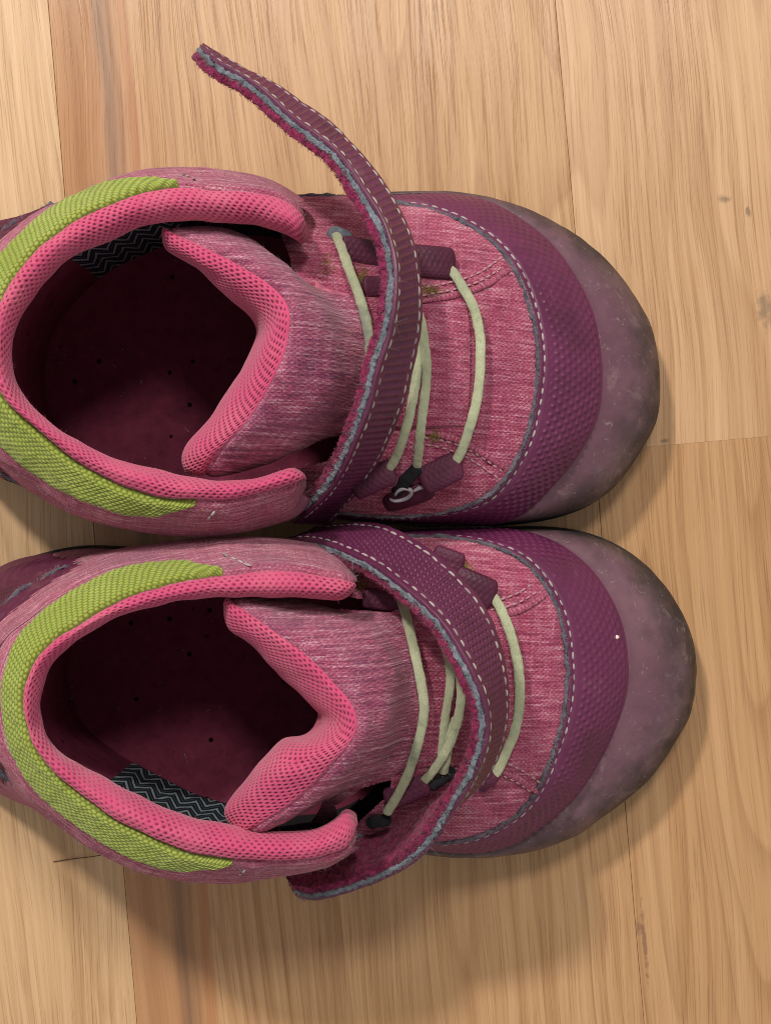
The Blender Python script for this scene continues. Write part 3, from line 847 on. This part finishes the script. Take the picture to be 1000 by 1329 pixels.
        ZZ = zv(PX, PY) + lift - 1.2 * np.maximum(np.abs(uu), np.abs(vv2)) ** 8
        K = (H - ZZ) / FPX
        Gt = np.stack([(PX - 500) * K, -(PY - 664.5) * K, ZZ], -1)
        tag = grid('logo_tag', Gt, M['tag'], shoe)
        for strokes in D['logo']:
            P = np.array([on_vamp(x, y, lift + .35) for x, y in strokes])
            tube('logo_stroke', P, [.3, .5, .5, .3], M['logo'], tag, 8, flat=.5, n=50)

    # ---- strap
    E = np.array(D['strapE'], float); Fp = np.array(D['strapF'], float)
    n = 1100
    def sample(A):                                                   # smooth the authored pixels by arc length
        t = chord(A[:, :2]); return t / t[-1]
    te = sample(E); tq = np.linspace(0, 1, n)
    Ez = cub(te, E, tq)
    Ew = np.stack([pw(*p) for p in Ez])
    tf = np.array(D['strapFt']) if 'strapFt' in D else sample(Fp)
    Fz = cub(tf, Fp, tq)
    wd = D['strapW']
    Fw = []
    for k in range(n):
        lo_, hi_ = Ew[k][2] - wd * 1.2, Ew[k][2]
        for _ in range(22):
            z = .5 * (lo_ + hi_); p = pw(Fz[k, 0], Fz[k, 1], z)
            if np.linalg.norm(p - Ew[k]) > wd: lo_ = z
            else: hi_ = z
        Fw.append(pw(Fz[k, 0], Fz[k, 1], z))
    Fw = np.array(Fw)
    T = np.gradient(.5 * (Ew + Fw), axis=0); Wv = Fw - Ew
    Nn = np.cross(T, Wv); Nn /= np.linalg.norm(Nn, axis=1, keepdims=True)
    if Nn[int(n * D['facet'])] @ np.array([1, 0, .4]) < 0: Nn = -Nn
    Wl = np.linalg.norm(Wv, axis=1, keepdims=True); Wn = Wv / Wl
    s = chord(.5 * (Ew + Fw))
    # rounded free end
    ef = s if D['free'] == 0 else s[-1] - s
    rc = 7.0; inset = np.where(ef < rc, rc - np.sqrt(np.clip(rc ** 2 - (rc - ef) ** 2, 0, None)), 0)[:, None] * .95
    E2 = Ew + Wn * inset; F2 = Fw - Wn * inset
    def slab(name, h0, h1, grow, mat, parent, nw=70, relief=None, rough=0.0):
        a = np.linspace(0, 1, nw)
        Ee = E2 - Wn * grow; Fe = F2 + Wn * grow
        top = Ee[None] * (1 - a[:, None, None]) + Fe[None] * a[:, None, None]
        c_ = .0
        tops = top + Nn[None] * h1; bots = top[::-1] + Nn[None] * h0
        sideF = (Fe + Wn * .12)[None] + Nn[None] * np.linspace(h1, h0, 7)[1:-1][:, None, None]
        sideE = (Ee - Wn * .12)[None] + Nn[None] * np.linspace(h0, h1, 7)[1:-1][:, None, None]
        wcoord = a[:, None] * Wl[:, 0][None]
        if relief is not None:
            U = np.repeat(s[None], nw, 0); tops = tops + Nn[None] * relief(U, wcoord, Wl[:, 0][None] - wcoord)[..., None]
        G = np.concatenate([tops, sideF, bots, sideE], 0)             # ring x length
        if rough:
            G = G + rough * np.stack([noise(G + 11 * k, .75) + .8 * noise(G + 7 * k, 1.7) for k in range(3)], -1)
        G = np.transpose(G, (1, 0, 2))                                # length x ring
        nr = G.shape[1]
        ring = np.concatenate([wcoord.mean(1), np.full(5, wd), wcoord.mean(1)[::-1], np.zeros(5)])
        uv = np.meshgrid(ring, s)
        return grid(name, G, mat, parent, uv=uv, closed=True), tops
    def pits(U, w, w2):
        inb = np.clip((w - 2.9) / .4, 0, 1) * np.clip((w2 - 2.9) / .4, 0, 1)
        edge = np.exp(-((w - 1.9) / .5) ** 2) + np.exp(-((w2 - 1.9) / .5) ** 2)
        lp = D['pit']
        return -.60 * hexdots(w, U, lp[0], lp[1], lp[2], lp[3]) * inb - .18 * edge + .10 * noise(np.stack([w, U, 0 * w], -1), .5)
    strap, tops = slab('strap', .25, 1.25, -.05, M['strapface'], shoe, 90, pits)
    slab('raw_edge', -.75, .30, .22, M['felt'], strap, 24, None, .34)
    slab('loop_backing', -2.6, -.7, -.02, M['pile'], strap, 60, None, .28)
    # stitches along both edges of the face
    for fr in (1.7, wd - 1.7):
        k = int(round(fr / wd * 89))
        P = tops[k]; st = 6 if D['free'] == 0 else 2
        stitches(P[8:-8], Nn[8:-8], 2.7, 2.15, .62, 'thread', strap, .12)
    # pile
    NP = D['npile']
    k = rng.integers(4, n - 4, NP); f_ = rng.random(NP)
    f_[:NP // 3] = rng.random(NP // 3) ** 3 * .12
    root = E2[k] * (1 - f_[:, None]) + F2[k] * f_[:, None] - Nn[k] * (1.0 + 1.7 * rng.random(NP))[:, None]
    hairs('pile_fibres', root, -Nn[k] * .8 - Wn[k] * (.9 * (f_ < .12))[:, None] + .7 * rng.normal(size=(NP, 3)), .42, .085, M['pile'], strap, .7)
    # frayed grey edge
    NF = 2600; k = rng.integers(4, n - 4, NF)
    hairs('frayed_fibres', Ew[k] + Nn[k] * rng.uniform(-.9, .3, NF)[:, None], -Wn[k] + .9 * rng.normal(size=(NF, 3)), .8, .04, M['dust'], strap, .7)
    hairs('frayed_fibres', Ew[k[:60]] + Nn[k[:60]] * .1, -Wn[k[:60]] + 1.2 * rng.normal(size=(60, 3)), 2.6, .03, M['dust'], strap, .6, 6)
    return shoe, zv

# ---------------------------------------------------------------- upper shoe: strap standing open past the collar
A = dict(
    label='shoe with its strap flung open, the free end reaching out over bare floor', base=(400, 465), tip=697.0, xL=392,
    seam=[(372, 256), (392, 254), (456, 257), (525, 265), (573, 276), (615, 297), (647, 323), (668, 352), (684, 390), (694, 432), (697, 474), (692, 522), (681, 570), (663, 607), (631, 644), (594, 660), (551, 668), (470, 668), (392, 660), (372, 658)],
    bnd=[(372, 270), (395, 267), (504, 258), (578, 253), (636, 265), (679, 289), (716, 321), (747, 363), (769, 411), (778, 458), (778, 506), (769, 549), (747, 591), (716, 628), (689, 655), (663, 672), (600, 678), (551, 677), (470, 672), (395, 666), (372, 664)],
    sil=[(372, 265), (395, 262), (450, 255), (504, 252), (578, 252), (647, 262), (694, 278), (742, 302), (785, 337), (822, 384), (843, 421), (853, 464), (856, 506), (851, 549), (832, 586), (811, 617), (774, 649), (721, 670), (668, 678), (600, 682), (551, 680), (470, 674), (395, 667), (372, 665)],
    heel=[(372, 272), (300, 280), (200, 284), (100, 278), (45, 280), (0, 288), (-45, 315), (-75, 370), (-84, 450), (-75, 530), (-45, 588), (0, 620), (60, 632), (200, 640), (300, 650), (372, 660)],
    so=[(389, 262), (351, 236), (306, 223), (261, 217), (216, 216), (180, 220), (148, 230), (121, 243), (90, 258), (50, 278), (14, 304), (-18, 335), (-40, 375), (-52, 430), (-50, 490), (-36, 545), (-5, 590), (27, 617), (67, 646), (103, 666), (148, 680), (198, 689), (252, 692), (306, 689), (351, 678), (382, 664), (398, 645)],
    po=[(397, 276), (369, 256), (315, 243), (270, 241), (234, 238), (193, 243), (148, 259), (99, 281), (58, 310), (27, 342), (4, 373), (-12, 410), (-14, 468), (0, 513), (22, 540), (54, 567), (90, 598), (135, 623), (180, 641), (216, 650), (252, 652), (292, 652), (337, 645), (373, 635), (402, 624)],
    pi=[(401, 326), (373, 303), (342, 293), (288, 287), (225, 287), (180, 295), (135, 313), (90, 335), (58, 364), (31, 400), (16, 432), (13, 459), (18, 490), (36, 522), (67, 549), (103, 571), (148, 592), (193, 607), (238, 618), (292, 623), (333, 620), (369, 610), (396, 603)],
    go=[(232, 236), (202, 229), (162, 232), (117, 245), (72, 268), (36, 295), (8, 321), (-20, 362), (-38, 420), (-38, 480), (-24, 540), (0, 579), (27, 603), (58, 625), (90, 643), (135, 661), (180, 673), (216, 670), (254, 656)],
    zcol=[82, 80, 76, 70], st=(.17, .80), zig=(88, 60, 225, 250), hc=(85, 60), gaps=[[(340, 592), (405, 576), (440, 560), (452, 572), (424, 598), (395, 606), (350, 610)]],
    tacks=[((233, 224), (262, 236)), ((268, 676), (284, 658))],
    welts=[dict(line=[(540, 392), (585, 384), (625, 372), (662, 348)], rows=[(-4, -7), (-9, -16)]),
           dict(line=[(545, 560), (590, 570), (625, 588), (656, 610)], rows=[(2, 7), (-4, 15)])],
    tongue=[
        [(222, 312, 52), (262, 350, 52), (310, 385, 52), (333, 425, 50), (318, 480, 52), (285, 535, 52), (255, 600, 52)],
        [(207, 301, 68), (216, 319, 70), (252, 342, 72), (292, 369, 74), (324, 391, 75), (344, 423, 75), (337, 450, 75), (315, 495, 75), (288, 535, 74), (261, 567, 72), (243, 589, 70), (241, 612, 66)],
        [(208, 294, 71), (234, 316, 74), (290, 348, 78), (338, 375, 80), (360, 405, 81), (356, 445, 81), (335, 495, 80), (300, 548, 78), (265, 590, 75), (250, 616, 69)],
        [(213, 291, 70), (252, 311, 74), (292, 333, 78), (333, 357, 80), (360, 378, 81), (374, 402, 82), (374, 432, 82), (364, 468, 82), (346, 504, 81), (315, 553, 79), (288, 585, 76), (264, 618, 70)],
        [(288, 291, 64), (330, 322, 72), (372, 362, 78), (398, 410, 80), (402, 450, 80), (392, 500, 79), (370, 545, 76), (340, 584, 71), (312, 612, 65)],
        [(362, 340, 62), (396, 364, 68), (426, 405, 73), (436, 460, 74.5), (426, 520, 72), (404, 560, 67), (378, 588, 62)],
        [(440, 378, 1.2), (470, 420, 3.2), (482, 470, 3.6), (472, 525, 3.0), (444, 562, 1.2)],
        [(545, 391, 1.0), (552, 430, 1.4), (555, 470, 1.5), (552, 515, 1.4), (545, 557, 1.0)],
        [(604, 391, .7), (608, 430, .9), (609, 470, .9), (608, 515, .9), (603, 557, .7)]],
    loops=[((528, 338), (590, 343), 3.9, 1.9, .5), ((440, 322), (500, 332), 3.2, 1.6, .5), ((545, 625), (598, 602), 3.7, 1.9, .5), ((455, 632), (512, 608), 3.6, 1.9, .5), ((470, 372), (535, 372), 2.6, .4, .5)],
    laces=[([(434, 300, 1.6), (446, 330, 4.2), (456, 358, 5.0), (467, 388, 5.0), (476, 422, 5.6), (480, 455, 6.0), (480, 500, 5)], 1.25),
           ([(520, 372, 3.4), (540, 400, 4.0), (550, 440, 4.5), (553, 491, 4.5), (548, 536, 4.2), (544, 575, 3.4), (541, 608, .9)], 1.2),
           ([(524, 390, 3.4), (540, 440, 3.4), (540, 485, 3.6), (532, 535, 3.8), (521, 575, 3.6), (509, 602, 2.2), (500, 614, 1.8)], 1.2),
           ([(574, 345, 1.7), (586, 352, 1.9), (598, 369, 2.6), (611, 392, 3.6), (621, 425, 3.3), (623, 467, 3.2), (619, 515, 3.2), (608, 559, 3.0), (597, 588, 2.1), (586, 606, 1.8)], 1.3)],
    tufts=[(560, 376, .5, 14, 7, 60), (562, 566, .5, 6, 6, 45), (468, 358, .8, 8, 10, 50), (426, 345, 1, 8, 14, 30)],
    ends=[([(425, 300, .8), (445, 308, 1.5), (458, 314, .8)], 1.9, 'felt'), ([(512, 642, .2), (526, 624, .9), (545, 604, .9)], 1.5, 'black'), ([(400, 372, -1.5), (440, 388, -.5), (480, 398, -.6)], 1.6, 'pinkfibre')],
    tag=(530, 645, 34, 13, -.32, 1.5),
    logo=[[(512, 644), (516, 638), (526, 634), (533, 637), (531, 644), (521, 649), (511, 650), (505, 647)], [(536, 638), (545, 633), (556, 632), (560, 635)]],
    strapE=[(256, 61, 62), (274, 80, 63), (303, 98, 65), (332, 116, 67), (364, 145, 69), (400, 174, 72), (429, 196, 74), (450, 221, 76), (468, 250, 78), (486, 278, 80), (501, 314, 82), (508, 354, 83.5), (506, 395, 84), (497, 440, 83.5), (485, 476, 82.5), (476, 515, 80), (461, 557, 76), (446, 593, 70), (428, 626, 62), (404, 653, 53), (378, 673, 44)],
    strapF=[(262, 62), (284, 76), (317, 95), (353, 113), (389, 138), (422, 160), (450, 188), (476, 217), (497, 246), (515, 278), (530, 314), (538, 354), (541, 400), (537, 443), (528, 485), (519, 521), (507, 551), (491, 587), (470, 620), (448, 650), (425, 676)],
    strapW=17.0, free=0, facet=.6, pit=(1.45, 1.75, .40, .58), npile=14000,
)
shoeA, zvA = build_shoe(A)

# ---------------------------------------------------------------- lower shoe: strap hanging loose, its pile showing
Bd = dict(
    label='shoe with its loose strap hanging down its side, fuzzy underside showing', base=(440, 900), tip=736.0, xL=452,
    seam=[(432, 704), (450, 700), (531, 696), (611, 701), (645, 711), (685, 734), (708, 763), (725, 797), (733, 837), (736, 882), (731, 928), (716, 979), (696, 1025), (668, 1059), (628, 1082), (577, 1093), (510, 1092), (450, 1080), (432, 1076)],
    bnd=[(432, 704), (450, 702), (531, 692), (620, 688), (668, 690), (713, 702), (753, 728), (782, 763), (802, 803), (812, 850), (810, 899), (796, 945), (770, 996), (736, 1042), (696, 1076), (645, 1101), (577, 1102), (510, 1090), (450, 1078), (432, 1072)],
    sil=[(432, 702), (450, 700), (531, 691), (600, 689), (679, 687), (748, 691), (799, 708), (845, 740), (879, 785), (899, 837), (904, 888), (896, 928), (873, 968), (839, 1013), (793, 1053), (748, 1082), (691, 1102), (634, 1109), (565, 1107), (510, 1094), (450, 1080), (432, 1074)],
    heel=[(432, 704), (300, 716), (200, 716), (140, 713), (95, 713), (48, 722), (0, 740), (-50, 785), (-76, 840), (-82, 895), (-70, 955), (-40, 1005), (0, 1030), (40, 1046), (120, 1052), (200, 1056), (320, 1064), (432, 1072)],
    so=[(464, 742), (432, 722), (384, 708), (326, 703), (269, 706), (216, 713), (158, 725), (110, 742), (62, 768), (29, 792), (5, 811), (-15, 842), (-24, 880), (-22, 925), (-10, 968), (14, 1001), (38, 1032), (72, 1063), (120, 1102), (168, 1126), (216, 1140), (269, 1145), (326, 1144), (384, 1135), (432, 1121), (462, 1100)],
    po=[(465, 752), (432, 744), (384, 739), (336, 739), (288, 743), (240, 751), (192, 763), (144, 782), (106, 804), (72, 826), (48, 847), (34, 876), (26, 914), (31, 943), (48, 977), (77, 1010), (110, 1039), (154, 1068), (202, 1090), (250, 1109), (302, 1118), (355, 1121), (408, 1118), (451, 1102), (465, 1082)],
    pi=[(460, 776), (440, 778), (403, 776), (336, 775), (288, 774), (240, 779), (192, 790), (144, 806), (110, 826), (82, 847), (62, 871), (53, 900), (52, 929), (62, 958), (86, 982), (115, 1001), (144, 1018), (182, 1037), (221, 1054), (259, 1066), (298, 1074), (336, 1080), (384, 1080), (422, 1071), (446, 1052), (456, 1040)],
    go=[(289, 738), (259, 726), (216, 726), (168, 734), (120, 751), (72, 778), (38, 809), (14, 842), (2, 881), (2, 919), (7, 953), (19, 991), (48, 1030), (86, 1063), (130, 1094), (178, 1118), (221, 1130), (264, 1131), (302, 1120)],
    zcol=[82, 80, 76, 70], st=(.13, .86), zig=(90, 135, 290, 325), hc=(140, 50), gaps=[[(435, 1046), (470, 1022), (508, 1012), (504, 1030), (480, 1054), (462, 1072), (440, 1072)], [(440, 774), (500, 783), (524, 789), (500, 797), (440, 790)]],
    tacks=[((288, 718), (328, 736)), ((310, 1136), (326, 1124))],
    welts=[dict(line=[(640, 800), (665, 795), (690, 784), (708, 772)], rows=[(-6, -8), (-12, -18)]),
           dict(line=[(645, 1000), (665, 1008), (685, 1020), (698, 1030)], rows=[(4, -12), (-2, 4)])],
    tongue=[
        [(306, 800, 52), (345, 840, 52), (385, 880, 52), (412, 930, 50), (390, 965, 52), (350, 1000, 52), (314, 1060, 52)],
        [(290, 785, 68), (298, 804, 70), (326, 828, 72), (365, 862, 74), (394, 890, 75), (422, 922, 76), (430, 936, 76), (413, 960, 77), (374, 970, 77), (346, 991, 76), (317, 1025, 73), (298, 1054, 70), (300, 1074, 66)],
        [(291, 779, 71), (320, 806, 74), (372, 845, 78), (415, 882, 80), (442, 918, 81), (448, 938, 81), (430, 968, 82), (398, 990, 83), (362, 1020, 80), (325, 1054, 75), (306, 1080, 69)],
        [(296, 777, 70), (326, 797, 74), (365, 826, 78), (403, 856, 80), (432, 886, 81), (458, 919, 82), (463, 943, 82), (446, 977, 82), (413, 1015, 80), (374, 1049, 77), (336, 1073, 74), (318, 1086, 70)],
        [(350, 778, 64), (392, 808, 72), (434, 848, 78), (470, 898, 80), (482, 935, 80), (472, 972, 79), (446, 1010, 75), (410, 1042, 70), (376, 1066, 65)],
        [(425, 788, 60), (462, 814, 67), (492, 855, 72), (506, 905, 74), (504, 945, 73), (488, 985, 69), (462, 1012, 64), (436, 1034, 59)],
        [(498, 796, 1.2), (522, 840, 3.4), (534, 890, 3.8), (532, 940, 3.4), (512, 1008, 1.2)],
        [(585, 800, 1.0), (592, 850, 1.4), (595, 890, 1.5), (592, 940, 1.4), (580, 998, 1.0)],
        [(644, 800, .7), (648, 850, .9), (649, 890, .9), (648, 940, .9), (640, 998, .7)]],
    dents=[(385, 985, 22, 12, 2.2)],
    loops=[((585, 752), (642, 775), 3.9, 1.9, .5), ((560, 722), (602, 735), 3.0, 1.4, .6), ((618, 1022), (642, 1002), 2.3, 1.6, .5), ((500, 1040), (555, 1015), 2.9, 1.4, .65), ((470, 775), (530, 785), 2.4, .4, .5)],
    laces=[([(519, 774, 3.0), (526, 797, 4.6), (534, 830, 5.0), (544, 876, 5.4), (550, 921, 5.4), (542, 966, 5.0), (523, 1019, 4.0), (500, 1058, 4.0)], 1.25),
           ([(572, 828, 3.0), (580, 850, 3.2), (584, 883, 3.4), (579, 921, 3.2), (574, 965, 2.0), (570, 1004, 1.0)], 1.1),
           ([(590, 860, 3.8), (597, 885, 4.2), (597, 915, 4.4), (585, 962, 4.2), (568, 992, 3.0), (550, 1014, 1.6), (540, 1022, 1.3)], 1.2),
           ([(592, 930, 3.4), (586, 950, 3.6), (580, 980, 3.4), (575, 1006, 2.4)], 1.15),
           ([(628, 763, 1.7), (640, 775, 1.9), (651, 794, 2.8), (662, 822, 3.6), (672, 864, 3.3), (674, 909, 3.2), (667, 951, 3.2), (656, 978, 2.8), (643, 1003, 2.0), (632, 1016, 1.7)], 1.3)],
    tufts=[(594, 978, .8, 8, 8, 45), (606, 738, 1.2, 5, 8, 30), (470, 758, 1, 8, 10, 30)],
    ends=[([(476, 1071, 3.2), (492, 1066, 3.6), (508, 1064, 3.2)], 1.5, 'black'), ([(552, 1022, .8), (570, 1010, 1.4), (590, 1000, 1.0)], 1.9, 'black')],
    strapE=[(376, 705, 44), (416, 708, 53), (447, 720, 60), (480, 736, 66), (510, 757, 71), (541, 782, 75), (567, 808, 78), (590, 842, 80), (608, 876, 81), (623, 913, 81), (627, 943, 80), (621, 977, 78), (605, 1015, 73), (582, 1052, 67), (559, 1090, 60), (526, 1120, 54), (480, 1143, 49), (435, 1158, 46), (386, 1169, 44)],
    strapF=[(410, 690), (455, 685), (500, 688), (532, 703), (562, 723), (590, 748), (616, 778), (636, 815), (647, 852), (653, 896), (653, 930), (648, 958), (634, 994), (604, 1030), (568, 1050), (520, 1076), (462, 1098), (412, 1116), (368, 1132)],
    strapW=17.0, free=1, facet=.4, pit=(1.75, 1.35, .46, .34), npile=16000,
)
shoeB, zvB = build_shoe(Bd)

# ---------------------------------------------------------------- small things
P = np.array([pw(68, 1119, .25), pw(95, 1115, .4), pw(120, 1112, .9), pw(150, 1106, 1.2), pw(185, 1098, .5)])
hr = tube('hair_strand', P, .11, M['hair'], None, 6, n=60)
hr['label'] = 'thin brown hair lying on the pale floor board beside the green webbing'; hr['category'] = 'hair'
px, py = 800, 827
z = 30.6
th = np.linspace(0, math.pi, 9)[:, None]; ph = np.linspace(0, 2 * math.pi, 12, endpoint=False)[None]
c = pw(px, py, z)
Gs = np.stack([c[0] + .55 * np.sin(th) * np.cos(ph) * (1 + .2 * np.cos(3 * ph)), c[1] + .55 * np.sin(th) * np.sin(ph), c[2] + .4 * np.cos(th) + 0 * ph], -1)
sp = grid('speck', Gs, M['speck'], None, closed=True)
sp['label'] = 'tiny white speck stuck on dimpled purple toe overlay'; sp['category'] = 'speck'
